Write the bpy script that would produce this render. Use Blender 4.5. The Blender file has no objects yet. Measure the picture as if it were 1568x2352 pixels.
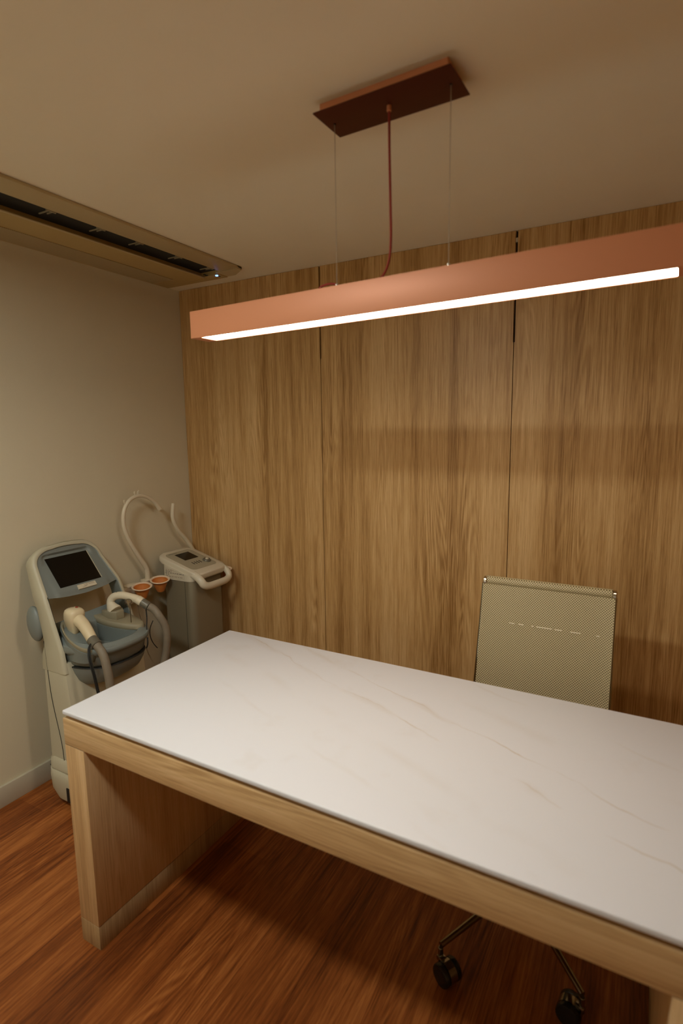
import bpy, bmesh, math, random
from mathutils import Vector, Matrix, Euler
random.seed(4)
SC = bpy.context.scene
COL = SC.collection
PI = math.pi

# ---------------------------------------------------------------- camera
CAM = Vector((2.2754, -2.3290, 1.5320)); YAW, PIT, ROL = 0.5051, -0.1463, -0.0137
fwd = Vector((-math.sin(YAW)*math.cos(PIT), math.cos(YAW)*math.cos(PIT), math.sin(PIT)))
rgt = Vector((math.cos(YAW), math.sin(YAW), 0)); upv = rgt.cross(fwd)
r2 = rgt*math.cos(ROL)+upv*math.sin(ROL); u2 = -rgt*math.sin(ROL)+upv*math.cos(ROL)
cd = bpy.data.cameras.new('camera'); cam = bpy.data.objects.new('camera', cd); COL.objects.link(cam)
m3 = Matrix((r2, u2, -fwd)).transposed()
cam.matrix_world = Matrix.Translation(CAM) @ m3.to_4x4()
cd.sensor_fit = 'VERTICAL'; cd.sensor_height = 36; cd.sensor_width = 24; cd.lens = 1271.98/2352*36
cd.clip_start = 0.02; cd.dof.use_dof = True; cd.dof.focus_distance = 2.55; cd.dof.aperture_fstop = 2.2
SC.camera = cam
# ---------------------------------------------------------------- world, exposure
w = bpy.data.worlds.new('world'); SC.world = w; w.use_nodes = True
w.node_tree.nodes['Background'].inputs[0].default_value = (0.5, 0.4, 0.28, 1)
w.node_tree.nodes['Background'].inputs[1].default_value = 0.05
SC.view_settings.view_transform = 'Standard'; SC.view_settings.look = 'None'
SC.view_settings.exposure = 0.06; SC.view_settings.gamma = 1; SC.view_settings.use_curve_mapping = False
PEND_L = 26.0; PEND_C = (1.0, 0.86, 0.71)         # pendant strip
CEIL_L = 94.0; CEIL_C = (.94, 1.0, 0.98)         # ceiling fixture behind the desk's visitor side
H = 2.289
FILL_L = .85; FILL_C = (1.0, .93, .62)             # glowing fill panel added out of view to brighten ceiling and desk front

# ---------------------------------------------------------------- materials
def mat(name, col, rough=.5, metal=0., spec=.5, bump=0., bscale=200., var=0., vscale=8., coat=0., emit=None, estr=0.):
    m = bpy.data.materials.new(name); m.use_nodes = True; nt = m.node_tree; N = nt.nodes; L = nt.links
    b = N['Principled BSDF']; b.inputs['Base Color'].default_value = (*col, 1)
    b.inputs['Roughness'].default_value = rough; b.inputs['Metallic'].default_value = metal
    b.inputs['Specular IOR Level'].default_value = spec; b.inputs['Coat Weight'].default_value = coat
    tc = N.new('ShaderNodeTexCoord')
    if var:
        n = N.new('ShaderNodeTexNoise'); n.inputs['Scale'].default_value = vscale; n.inputs['Detail'].default_value = 5
        L.new(tc.outputs['Object'], n.inputs['Vector'])
        mx = N.new('ShaderNodeMix'); mx.data_type = 'RGBA'
        mx.inputs[6].default_value = (*[c*(1-var) for c in col], 1); mx.inputs[7].default_value = (*[min(1, c*(1+var)) for c in col], 1)
        L.new(n.outputs['Fac'], mx.inputs[0]); L.new(mx.outputs[2], b.inputs['Base Color'])
    if bump:
        n = N.new('ShaderNodeTexNoise'); n.inputs['Scale'].default_value = bscale; n.inputs['Detail'].default_value = 3
        L.new(tc.outputs['Object'], n.inputs['Vector'])
        bp = N.new('ShaderNodeBump'); bp.inputs['Strength'].default_value = bump; bp.inputs['Distance'].default_value = .002
        L.new(n.outputs['Fac'], bp.inputs['Height']); L.new(bp.outputs[0], b.inputs['Normal'])
    if emit:
        b.inputs['Emission Color'].default_value = (*emit, 1); b.inputs['Emission Strength'].default_value = estr
    return m

def mathn(nt, op, a, b=None, clamp=False):
    n = nt.nodes.new('ShaderNodeMath'); n.operation = op; n.use_clamp = clamp
    for i, v in enumerate((a, b)):
        if v is None: continue
        if isinstance(v, (int, float)): n.inputs[i].default_value = v
        else: nt.links.new(v, n.inputs[i])
    return n.outputs[0]

def wood(name, axis, dark, mid, light, rough=.45, grain=1., bandscale=7., spec=.35, planks=False, offset=(0, 0, 0)):
    m = bpy.data.materials.new(name); m.use_nodes = True; nt = m.node_tree; N = nt.nodes; L = nt.links
    b = N['Principled BSDF']; tc = N.new('ShaderNodeTexCoord')
    def noise(sc_across, sc_along, detail=4, off=(0, 0, 0), rgh=.55, dist=0):
        mp = N.new('ShaderNodeMapping'); s = [sc_across]*3; s['xyz'.index(axis)] = sc_along
        mp.inputs['Scale'].default_value = s; mp.inputs['Location'].default_value = [o+p for o, p in zip(off, offset)]
        L.new(tc.outputs['Object'], mp.inputs['Vector'])
        n = N.new('ShaderNodeTexNoise'); n.inputs['Scale'].default_value = 1; n.inputs['Detail'].default_value = detail
        n.inputs['Roughness'].default_value = rgh; n.inputs['Distortion'].default_value = dist
        L.new(mp.outputs[0], n.inputs['Vector']); return n.outputs['Fac']
    band = noise(bandscale, .35, 3)
    band2 = noise(bandscale*4.5, .5, 4, (5, 3, 1))
    fine = noise(230*grain, 5, 4, (2, 7, 4), .7)
    pores = noise(420*grain, 14, 2, (9, 1, 4), .6)
    swirl = noise(9., .75, 2, (3, 3, 8), .4, .4)
    rings = mathn(nt, 'SINE', mathn(nt, 'MULTIPLY', swirl, 150))
    ringm = noise(4.5, .6, 2, (11, 4, 2))
    rm = mathn(nt, 'MULTIPLY', mathn(nt, 'SUBTRACT', ringm, .47, True), 4, True)
    ring = mathn(nt, 'MULTIPLY', mathn(nt, 'MULTIPLY', rings, rm), .17)
    v = mathn(nt, 'MULTIPLY', mathn(nt, 'SUBTRACT', band, .5), .8)
    v = mathn(nt, 'ADD', v, mathn(nt, 'MULTIPLY', mathn(nt, 'SUBTRACT', band2, .5), .75))
    v = mathn(nt, 'ADD', v, mathn(nt, 'MULTIPLY', mathn(nt, 'SUBTRACT', fine, .5), 1.15))
    v = mathn(nt, 'ADD', v, ring)
    if planks:
        sx = N.new('ShaderNodeSeparateXYZ'); L.new(tc.outputs['Object'], sx.inputs[0])
        px = mathn(nt, 'FLOOR', mathn(nt, 'DIVIDE', sx.outputs[0], .19))
        wn = N.new('ShaderNodeTexWhiteNoise'); wn.noise_dimensions = '1D'; L.new(px, wn.inputs['W'])
        py = mathn(nt, 'FLOOR', mathn(nt, 'ADD', mathn(nt, 'DIVIDE', sx.outputs[1], 1.22), mathn(nt, 'MULTIPLY', wn.outputs[0], 5)))
        wn2 = N.new('ShaderNodeTexWhiteNoise'); wn2.noise_dimensions = '2D'
        cb = N.new('ShaderNodeCombineXYZ'); L.new(px, cb.inputs[0]); L.new(py, cb.inputs[1]); L.new(cb.outputs[0], wn2.inputs['Vector'])
        v = mathn(nt, 'ADD', v, mathn(nt, 'MULTIPLY', mathn(nt, 'SUBTRACT', wn2.outputs[0], .5), .22))
        fr = mathn(nt, 'FRACT', mathn(nt, 'DIVIDE', sx.outputs[0], .19))
        edge = mathn(nt, 'LESS_THAN', fr, .010)
        v = mathn(nt, 'SUBTRACT', v, mathn(nt, 'MULTIPLY', edge, .18))
    v = mathn(nt, 'ADD', v, .5, True)
    cr = N.new('ShaderNodeValToRGB'); e = cr.color_ramp.elements
    e[0].position = .18; e[0].color = (*dark, 1); e[1].position = .85; e[1].color = (*light, 1)
    k = e.new(.5); k.color = (*mid, 1); L.new(v, cr.inputs[0])
    pm = mathn(nt, 'MULTIPLY', mathn(nt, 'SUBTRACT', pores, .60, True), 3.2, True)
    mx = N.new('ShaderNodeMix'); mx.data_type = 'RGBA'; mx.inputs[7].default_value = (*[c*.75 for c in dark], 1)
    L.new(pm, mx.inputs[0]); L.new(cr.outputs[0], mx.inputs[6]); L.new(mx.outputs[2], b.inputs['Base Color'])
    b.inputs['Roughness'].default_value = rough; b.inputs['Specular IOR Level'].default_value = spec
    bp = N.new('ShaderNodeBump'); bp.inputs['Strength'].default_value = .15; bp.inputs['Distance'].default_value = .001
    L.new(fine, bp.inputs['Height']); L.new(bp.outputs[0], b.inputs['Normal'])
    return m

OD, OM, OL = (.28, .135, .034), (.55, .325, .122), (.74, .50, .235)
M_WALLWOOD = wood('oak_laminate_panel', 'z', OD, OM, OL, .42)
M_DESKX = wood('oak_laminate_long_grain', 'x', (.42, .25, .105), (.58, .37, .17), (.68, .47, .25), .5, offset=(3, 1, 2))
M_DESKZ = wood('oak_laminate_upright_grain', 'z', (.44, .26, .11), (.61, .39, .185), (.70, .49, .265), .5, offset=(7, 2, 5))
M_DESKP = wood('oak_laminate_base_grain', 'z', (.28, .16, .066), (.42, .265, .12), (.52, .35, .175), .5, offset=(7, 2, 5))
M_FLOOR = wood('red_brown_vinyl_planks', 'y', (.095, .022, .004), (.255, .070, .013), (.46, .155, .036), .38, .45, 5., .3, True)
M_PAINT = mat('beige_wall_paint', (.69, .61, .425), .75, bump=.25, bscale=350, var=.02)
M_CEIL = mat('ceiling_paint', (.93, .85, .66), .85, bump=.1, bscale=300, var=.015)
M_BASE = mat('baseboard_paint', (.55, .49, .36), .45, var=.06, vscale=20)
M_ACP = mat('yellowed_ac_plastic', (.50, .36, .14), .45, bump=.05)
M_ACF = mat('ac_surround_plastic', (.54, .43, .235), .5)
M_DARK = mat('dark_void', (.012, .012, .010), .7)
M_COPPER = mat('copper_coral_coating', (.68, .27, .125), .5, .2, .7, bump=.06, bscale=500)
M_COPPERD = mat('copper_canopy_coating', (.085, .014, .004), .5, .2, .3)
M_CORD = mat('red_textile_cord', (.30, .030, .018), .8, bump=.6, bscale=900)
M_WIRE = mat('steel_wire', (.55, .5, .4), .35, .8)
M_REFLECTION = mat('painted_reflection', (.85, .80, .65), .4)  # pale colour standing in for light reflected off the backrest
M_STRIP = mat('lamp_diffuser', (.9, .9, .9), .5, emit=PEND_C, estr=PEND_L)
M_CREAM = mat('cream_plastic', (.52, .48, .34), .42, var=.035, bump=.05)
M_CREAM2 = mat('ivory_plastic', (.70, .61, .44), .36, var=.03, vscale=20)
M_IVORYY = mat('yellowed_ivory_plastic', (.72, .60, .38), .3, var=.10, vscale=18)
M_BLUE = mat('grey_blue_plastic', (.20, .222, .200), .42, var=.04, bump=.08, bscale=600)
M_OLIVE = mat('olive_grey_plastic', (.30, .26, .165), .5, var=.07, vscale=30)
M_SEAM = mat('black_rubber', (.01, .01, .008), .6)
M_SCREEN = mat('black_glass_screen', (.006, .0055, .004), .25, spec=.3)
M_HOSE = mat('grey_brown_hose', (.22, .18, .125), .6, bump=.5, bscale=260, var=.08, vscale=60)
M_COLLAR = mat('grey_collar', (.16, .145, .105), .35, .2)
M_METALB = mat('satin_grey_metal_paint', (.25, .215, .14), .42, .25, var=.05, vscale=4)
M_WHITEP = mat('warm_white_plastic', (.68, .61, .46), .35, var=.02)
M_PANEL = mat('beige_control_overlay', (.40, .36, .25), .4)
M_ORANGE = mat('orange_plastic', (.62, .215, .045), .45, var=.08, vscale=25)
M_PINKRIM = mat('pale_pink_rim', (.78, .60, .42), .4)
M_LABEL = mat('paper_label', (.62, .55, .40), .55, var=.04, vscale=60)
M_INK = mat('label_ink', (.05, .04, .03), .6)
M_INKB = mat('label_ink_brown', (.30, .22, .14), .6)
M_CHROME = mat('polished_chrome', (.62, .58, .50), .12, 1.)
M_CHROMED = mat('dark_polished_aluminium', (.30, .29, .24), .16, 1.)
M_BLACKP = mat('black_plastic', (.010, .010, .008), .22)
M_LED = mat('blue_led', (.1, .2, .9), .3, emit=(.12, .28, 1.), estr=5)
M_FILL = mat('added_fill_glow', (.8, .8, .8), .4, emit=FILL_C, estr=FILL_L)
M_CEILLAMP = mat('ceiling_lamp_diffuser', (.9, .9, .9), .5, emit=CEIL_C, estr=CEIL_L)

def marble():
    m = bpy.data.materials.new('white_marble'); m.use_nodes = True; nt = m.node_tree; N = nt.nodes; L = nt.links
    b = N['Principled BSDF']; tc = N.new('ShaderNodeTexCoord'); sp = N.new('ShaderNodeSeparateXYZ'); L.new(tc.outputs['Object'], sp.inputs[0])
    def noise(s, d, o=0.):
        mp = N.new('ShaderNodeMapping'); mp.inputs['Location'].default_value = (o, o*.7, 0); L.new(tc.outputs['Object'], mp.inputs[0])
        n = N.new('ShaderNodeTexNoise'); n.inputs['Scale'].default_value = s; n.inputs['Detail'].default_value = d
        L.new(mp.outputs[0], n.inputs['Vector']); return n.outputs['Fac']
    v = mathn(nt, 'ADD', sp.outputs[1], mathn(nt, 'MULTIPLY', sp.outputs[0], .40))
    v = mathn(nt, 'ADD', v, mathn(nt, 'MULTIPLY', mathn(nt, 'SUBTRACT', noise(5, 6, 2.), .5), .085))
    tot = None
    for off, wd, st, o in ((-.222, .0035, .85, 1.3), (-.325, .0045, .65, 4.1), (-.225, .016, .26, 6.), (-.33, .02, .2, 9.), (-.10, .03, .14, 12.), (-.47, .03, .14, 15.), (-.62, .012, .14, 18.), (.02, .008, .2, 21.)):
        d = mathn(nt, 'ABSOLUTE', mathn(nt, 'SUBTRACT', v, off+.4))
        g = mathn(nt, 'SUBTRACT', 1., mathn(nt, 'DIVIDE', d, wd), True)
        ms = mathn(nt, 'MULTIPLY', mathn(nt, 'SUBTRACT', noise(4.2, 4, o), .45, True), 6., True)
        g = mathn(nt, 'MULTIPLY', mathn(nt, 'MULTIPLY', g, ms), st)
        tot = g if tot is None else mathn(nt, 'MAXIMUM', tot, g)
    blot = mathn(nt, 'MULTIPLY', mathn(nt, 'SUBTRACT', noise(7, 5, 30.), .62, True), 2.4, True)
    tot = mathn(nt, 'MAXIMUM', tot, mathn(nt, 'MULTIPLY', blot, .5))
    mx = N.new('ShaderNodeMix'); mx.data_type = 'RGBA'
    mx.inputs[6].default_value = (.69, .68, .69, 1); mx.inputs[7].default_value = (.50, .40, .28, 1)
    L.new(tot, mx.inputs[0]); L.new(mx.outputs[2], b.inputs['Base Color'])
    b.inputs['Roughness'].default_value = .38; b.inputs['Specular IOR Level'].default_value = .35
    return m
M_MARBLE = marble()

def meshfab(name, base, dark, pitch):
    """woven net: light threads with dark holes between, from object coordinates"""
    m = bpy.data.materials.new(name); m.use_nodes = True; nt = m.node_tree; N = nt.nodes; L = nt.links
    b = N['Principled BSDF']; tc = N.new('ShaderNodeTexCoord'); sp = N.new('ShaderNodeSeparateXYZ'); L.new(tc.outputs['Object'], sp.inputs[0])
    k = PI/pitch
    a = mathn(nt, 'SINE', mathn(nt, 'MULTIPLY', mathn(nt, 'ADD', sp.outputs[0], sp.outputs[2]), k))
    c = mathn(nt, 'SINE', mathn(nt, 'MULTIPLY', mathn(nt, 'SUBTRACT', sp.outputs[0], sp.outputs[2]), k))
    h = mathn(nt, 'ABSOLUTE', mathn(nt, 'MULTIPLY', a, c))
    hole = mathn(nt, 'MULTIPLY', mathn(nt, 'SUBTRACT', h, .38, True), 4., True)
    mx = N.new('ShaderNodeMix'); mx.data_type = 'RGBA'; mx.inputs[6].default_value = (*base, 1); mx.inputs[7].default_value = (*dark, 1)
    L.new(hole, mx.inputs[0]); L.new(mx.outputs[2], b.inputs['Base Color'])
    b.inputs['Roughness'].default_value = .55
    bp = N.new('ShaderNodeBump'); bp.inputs['Strength'].default_value = .5; bp.inputs['Distance'].default_value = .001; bp.invert = True
    L.new(h, bp.inputs['Height']); L.new(bp.outputs[0], b.inputs['Normal'])
    return m
M_NET = meshfab('beige_woven_net', (.54, .45, .25), (.075, .048, .015), .0082)

def grille_mat():
    m = mat('ac_intake_mesh', (.50, .38, .18), .6); nt = m.node_tree; N = nt.nodes; L = nt.links; b = N['Principled BSDF']
    tc = N.new('ShaderNodeTexCoord'); sp = N.new('ShaderNodeSeparateXYZ'); L.new(tc.outputs['Object'], sp.inputs[0])
    a = mathn(nt, 'SINE', mathn(nt, 'MULTIPLY', sp.outputs[0], 2*PI/.007)); c = mathn(nt, 'SINE', mathn(nt, 'MULTIPLY', sp.outputs[1], 2*PI/.007))
    g = mathn(nt, 'MULTIPLY', mathn(nt, 'ADD', mathn(nt, 'MULTIPLY', a, c), 1), .5, True)
    mx = N.new('ShaderNodeMix'); mx.data_type = 'RGBA'; mx.inputs[6].default_value = (.50, .40, .23, 1); mx.inputs[7].default_value = (.33, .25, .12, 1)
    L.new(g, mx.inputs[0]); L.new(mx.outputs[2], b.inputs['Base Color']); return m
M_GRILLE = grille_mat()

# ---------------------------------------------------------------- mesh helpers
class MB:
    def __init__(s): s.bm = bmesh.new()
    def add(s, verts, faces, M=None):
        vs = [s.bm.verts.new((M @ Vector(v)) if M else v) for v in verts]
        for f in faces:
            try: s.bm.faces.new([vs[i] for i in f])
            except ValueError: pass
        return s
    def box(s, x0, x1, y0, y1, z0, z1, M=None, bev=0, seg=2):
        t = bmesh.new(); bmesh.ops.create_cube(t, size=1)
        for v in t.verts: v.co = Vector(((x0+x1)/2+v.co.x*(x1-x0), (y0+y1)/2+v.co.y*(y1-y0), (z0+z1)/2+v.co.z*(z1-z0)))
        if bev: bmesh.ops.bevel(t, geom=list(t.edges), offset=bev, segments=seg, profile=.5, affect='EDGES')
        s.merge(t, M); return s
    def merge(s, t, M=None):
        t.verts.ensure_lookup_table(); t.verts.index_update()
        s.add([v.co.copy() for v in t.verts], [[v.index for v in f.verts] for f in t.faces], M); t.free()
    def rings(s, rings, cap0=True, cap1=True, closed=True, M=None):
        n = len(rings[0]); V = [p for r in rings for p in r]; F = []
        for i in range(len(rings)-1):
            for j in range(n if closed else n-1):
                k = (j+1) % n; F.append((i*n+j, i*n+k, (i+1)*n+k, (i+1)*n+j))
        if cap0: F.append(tuple(range(n-1, -1, -1)))
        if cap1: F.append(tuple(range((len(rings)-1)*n, len(rings)*n)))
        return s.add(V, F, M)
    def tube(s, pts, r, n=14, smooth=6, cap=True, flat=None):
        P = spline(pts, smooth) if smooth else [Vector(p) for p in pts]
        R = r if callable(r) else (lambda t: r)
        rings = []; up = None
        for i, p in enumerate(P):
            d = (P[min(i+1, len(P)-1)]-P[max(i-1, 0)]).normalized()
            if up is None: up = d.orthogonal().normalized() if flat is None else Vector(flat)
            up = (up-d*up.dot(d)).normalized(); sd = d.cross(up); rr = R(i/(len(P)-1))
            ra, rb = rr if isinstance(rr, tuple) else (rr, rr)
            rings.append([p+up*math.cos(2*PI*k/n)*ra+sd*math.sin(2*PI*k/n)*rb for k in range(n)])
        return s.rings(rings, cap, cap)
    def lathe(s, prof, M=None, n=32, cap0=True, cap1=True):
        return s.rings([[(r*math.cos(2*PI*k/n), r*math.sin(2*PI*k/n), z) for k in range(n)] for r, z in prof], cap0, cap1, M=M)
    def cyl(s, a, b, r, n=20, bev=0):
        a, b = Vector(a), Vector(b); d = b-a; L = d.length
        M = Matrix.Translation(a) @ d.to_track_quat('Z', 'Y').to_matrix().to_4x4()
        pr = [(r-bev, 0), (r, bev), (r, L-bev), (r-bev, L)] if bev else [(r, 0), (r, L)]
        return s.lathe(pr, M, n)
    def prism(s, poly, z0, z1, M=None, bev=0, seg=2):
        t = bmesh.new(); n = len(poly)
        a = [t.verts.new((x, y, z0)) for x, y in poly]; b = [t.verts.new((x, y, z1)) for x, y in poly]
        t.faces.new(a[::-1]); top = t.faces.new(b)
        for i in range(n): t.faces.new((a[i], a[(i+1) % n], b[(i+1) % n], b[i]))
        if bev:
            es = [e for e in t.edges if abs(e.verts[0].co.z-e.verts[1].co.z) < 1e-6]
            bmesh.ops.bevel(t, geom=es, offset=bev, segments=seg, profile=.5, affect='EDGES')
        s.merge(t, M); return s

def spline(pts, k):
    P = [Vector(p) for p in pts]; out = []
    for i in range(len(P)-1):
        p0, p1, p2, p3 = P[max(i-1, 0)], P[i], P[i+1], P[min(i+2, len(P)-1)]
        for j in range(k):
            t = j/k; out.append(.5*((2*p1)+(p2-p0)*t+(2*p0-5*p1+4*p2-p3)*t*t+(3*p1-p0-3*p2+p3)*t**3))
    out.append(P[-1]); return out

def rrect(x0, x1, y0, y1, r, n=6):
    out = []
    for cx, cy, a0 in ((x1-r, y1-r, 0), (x0+r, y1-r, 90), (x0+r, y0+r, 180), (x1-r, y0+r, 270)):
        for k in range(n+1):
            a = math.radians(a0+90*k/n); out.append((cx+r*math.cos(a), cy+r*math.sin(a)))
    return out

def obj(name, mb, material, parent=None, smooth=40, label=None, kind=None, origin=None, bevel=0):
    bm = mb.bm; bmesh.ops.remove_doubles(bm, verts=bm.verts, dist=1e-6); bmesh.ops.recalc_face_normals(bm, faces=bm.faces)
    root = parent
    while root is not None and root.parent is not None: root = root.parent
    o0 = Vector(root['origin']) if root is not None and 'origin' in root else (Vector(origin) if origin else Vector((0, 0, 0)))
    for v in bm.verts: v.co -= o0
    me = bpy.data.meshes.new(name); bm.to_mesh(me); bm.free()
    if smooth:
        for p in me.polygons: p.use_smooth = True
        me.set_sharp_from_angle(angle=math.radians(smooth))
    me.materials.append(material)
    o = bpy.data.objects.new(name, me); COL.objects.link(o)
    if parent is not None: o.parent = parent
    elif origin: o.location = origin
    if bevel:
        b = o.modifiers.new('bevel', 'BEVEL'); b.width = bevel; b.segments = 2; b.limit_method = 'ANGLE'; b.angle_limit = math.radians(40)
    if label: o['label'] = label
    if kind: o['kind'] = kind
    return o

def thing(name, label, cat, loc, rz=0, group=None):
    o = bpy.data.objects.new(name, None); COL.objects.link(o); o.location = loc; o.rotation_euler = (0, 0, rz)
    o.empty_display_size = .05; o['label'] = label; o['category'] = cat; o['origin'] = list(loc)
    if group: o['group'] = group
    return o

# ================================================================ the room
RX, RY = 3.45, -3.6
obj('floor', MB().box(-.1, RX+.1, RY-.1, .1, -.1, 0), M_FLOOR, kind='structure', smooth=0)
obj('ceiling', MB().box(-.1, RX+.1, RY-.1, .1, H, H+.1), M_CEIL, kind='structure', smooth=0)
obj('wall_left', MB().box(-.1, 0, RY, .1, 0, H), M_PAINT, kind='structure', smooth=0)
obj('wall_right', MB().box(RX, RX+.1, RY, .1, 0, H), M_WALLWOOD, kind='structure', smooth=0)
obj('wall_front', MB().box(-.1, RX+.1, RY-.1, RY, 0, H), M_PAINT, kind='structure', smooth=0)
fill_frame = obj('added_fill_frame', MB().box(.16, 1.54, RY, RY+.02, .71, .75).box(.16, 1.54, RY, RY+.02, 1.75, 1.79).box(.16, .20, RY, RY+.02, .75, 1.75).box(1.50, 1.54, RY, RY+.02, .75, 1.75), M_BASE, kind='structure', smooth=0)
obj('added_fill_pane', MB().box(.20, 1.50, RY+.001, RY+.008, .75, 1.75), M_FILL, fill_frame, smooth=0)  # unseen glowing panel and its frame, added as fill light
wb = obj('wall_back', MB().box(0, RX, .018, .1, 0, H), M_DARK, kind='structure', smooth=0)
S = [0.0, .886, 1.781, 2.676, RX]
for i in range(4):
    a, b = S[i], S[i+1]; g, G = .0016, .0040
    l0 = a+(g if i else .002); l1 = a+(G if i else .002); h0 = b-(g if i < 3 else 0); h1 = b-(G if i < 3 else 0)
    poly = [(l0, 0), (h0, 0), (h0, 1.87), (h1, 1.87), (h1, H-.001), (l1, H-.001), (l1, 1.87), (l0, 1.87)]
    M = Matrix(((1, 0, 0, 0), (0, 0, 1, 0), (0, 1, 0, 0), (0, 0, 0, 1)))
    obj('wood_panel', MB().prism(poly, 0, .018, M), M_WALLWOOD, wb, smooth=0)
obj('panel_clip', MB().box(1.777, 1.785, -.001, .012, 2.245, 2.262), M_WIRE, wb, smooth=0)
obj('baseboard_left', MB().box(0, .014, RY, -.002, 0, .09, bev=.002), M_BASE, kind='structure')

# ================================================================ ceiling air conditioner
ac = thing('ceiling_air_conditioner', 'yellowed plastic ceiling air conditioner with a long dark outlet slot along the left wall', 'air conditioner', (.315, -1.0, H-.02))
YA, YB = -1.95, -.13; ZB = H-.020
fm = MB()
def chamf(x0, x1, y0, y1, c): return [(x0, y0), (x1, y0), (x1, y1-c), (x1-c*1.2, y1), (x0, y1)]
# surround built as boards round the slot
fm.box(.465, .575, YA, YB-.045, H-.012, H, bev=.003)
fm.prism([(.44, YB-.075), (.575, YB-.075), (.575, YB-.05), (.50, YB), (.44, YB)], ZB+.004, H)
obj('surround', fm, M_ACF, ac)
pm = MB(); pm.prism([(.055, YA), (.345, YA), (.345, YB-.065), (.45, YB-.065), (.45, YB), (.055, YB)], ZB, H, bev=.002)
obj('front_panel', pm, M_ACP, ac)
gm = MB(); gm.box(.07, .205, -1.15, -.245, ZB-.0025, ZB); obj('intake_grille', gm, M_GRILLE, ac, smooth=0)
gm = MB(); gm.box(.07, .205, YA+.05, -1.156, ZB-.0025, ZB); obj('intake_grille', gm, M_GRILLE, ac, smooth=0)
sm = MB(); sm.box(.345, .465, YA, YB-.07, H-.0015, H-.0005); obj('outlet_slot', sm, M_DARK, ac, smooth=0)
lm = MB()
M = Matrix.Translation((.352, 0, ZB-.003)) @ Matrix.Rotation(math.radians(14), 4, 'Y')
lm.box(0, .028, YA, YB-.08, -.002, .002, M, bev=.001); obj('louver', lm, M_ACF, ac)
for yy in (-1.45, -1.25, -1.043, -.845, -.665, -.453, -.256):
    vm = MB()
    vm.box(.392, .458, yy-.002, yy+.002, H-.007, H-.003); vm.box(.415, .455, yy+.012, yy+.016, H-.007, H-.003)
    vm.cyl((.45, yy-.012, H-.005), (.45, yy+.022, H-.005), .005, 12)
    obj('vane_bracket', vm, M_OLIVE, ac)
obj('status_light', MB().cyl((.432, -.187, ZB-.004), (.432, -.187, ZB), .0065, 14), M_LED, ac, label='glowing blue status light')
obj('sensor', MB().cyl((.432, -.166, ZB-.002), (.432, -.166, ZB), .004, 12), M_SEAM, ac)
for k in range(2): obj('sensor', MB().box(.385, .397, -.215-.014*k, -.207-.014*k, ZB-.002, ZB), M_SEAM, ac)

# ================================================================ ceiling fixture above the visitor side (throws the second set of shadows)
cl = thing('ceiling_light', 'recessed rectangular ceiling light above the near side of the desk', 'light', (1.05, -2.2, H))
fr = MB(); x0, x1, y0, y1 = .90, 1.35, -2.28, -2.12
fr.box(x0-.02, x1+.02, y0-.02, y0, H-.01, H, bev=.001); fr.box(x0-.02, x1+.02, y1, y1+.02, H-.01, H, bev=.001)
fr.box(x0-.02, x0, y0, y1, H-.01, H, bev=.001); fr.box(x1, x1+.02, y0, y1, H-.01, H, bev=.001)
obj('frame', fr, M_ACF, cl)
obj('diffuser', MB().box(x0, x1, y0, y1, H-.006, H-.001), M_CEILLAMP, cl, smooth=0)

# ================================================================ desk
DK = (1.5, -1.0, 0)
desk = thing('desk', 'oak laminate desk with a floating white marble top', 'desk', DK, -.0069)
DX0, DX1, DY0, DY1 = .8474, 2.445, -1.4204, -.700
PW = .083
obj('apron', MB().box(DX0, DX1, DY0, DY1, .6442, .7245, bev=.0015), M_DESKX, desk)
for a, b in ((DX0, DX0+PW), (DX1-PW, DX1)):
    p = obj('side_panel', MB().box(a, b, DY0, DY1, .078, .6430, bev=.0012), M_DESKZ, desk)
    obj('plinth', MB().box(a, b, DY0, DY1, .0, .0765, bev=.0012), M_DESKP, p)
for a, b in ((DX0, DX0+PW), (DX1-PW, DX1)):
    obj('shadow_joint', MB().box(a+.002, b-.002, DY0+.002, DY1-.002, .0760, .0785), M_DARK, desk, smooth=0)
    obj('shadow_joint', MB().box(a+.001, b-.001, DY0+.001, DY1-.001, .6425, .6445), M_DARK, desk, smooth=0)
obj('spacer', MB().box(DX0+.018, DX1-.018, DY0+.018, DY1-.018, .7245, .7375), M_DESKX, desk, smooth=0)
obj('marble_top', MB().box(.8514, 2.452, -1.4229, -.6981, .7375, .75, bev=.003, seg=3), M_MARBLE, desk, label='white marble slab with thin tan veins')

# ================================================================ pendant lamp (frame of the lamp is turned 2 degrees)
LR = -.0351; PV = (1.5, -1.0, 0)
def LM(x, y, z, tilt=True):
    c, s = math.cos(LR), math.sin(LR)
    return Vector((1.5+(x-1.5)*c-(y+1)*s, -1+(x-1.5)*s+(y+1)*c, z+(.0091*(x-1.5) if tilt else 0)))
def lampbox(mb, x0, x1, y0, y1, z0, z1, tilt=True, bev=0):
    t = bmesh.new(); bmesh.ops.create_cube(t, size=1)
    for v in t.verts: v.co = Vector(((x0+x1)/2+v.co.x*(x1-x0), (y0+y1)/2+v.co.y*(y1-y0), (z0+z1)/2+v.co.z*(z1-z0)))
    if bev: bmesh.ops.bevel(t, geom=list(t.edges), offset=bev, segments=2, profile=.5, affect='EDGES')
    for v in t.verts: v.co = LM(*v.co, tilt)
    mb.merge(t)
lx0, lx1, ly0, ly1, lz0, lz1 = 1.0961, 2.341, -1.0937, -1.0184, 1.8049, 1.8802
pend = thing('pendant_lamp', 'long copper linear pendant lamp hanging over the desk', 'lamp', tuple(LM(1.7, -1.056, lz1)))
hb = MB()
lampbox(hb, lx0, lx1, ly0, ly0+.006, lz0, lz1, bev=.0008); lampbox(hb, lx0, lx1, ly1-.006, ly1, lz0, lz1, bev=.0008)
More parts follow.
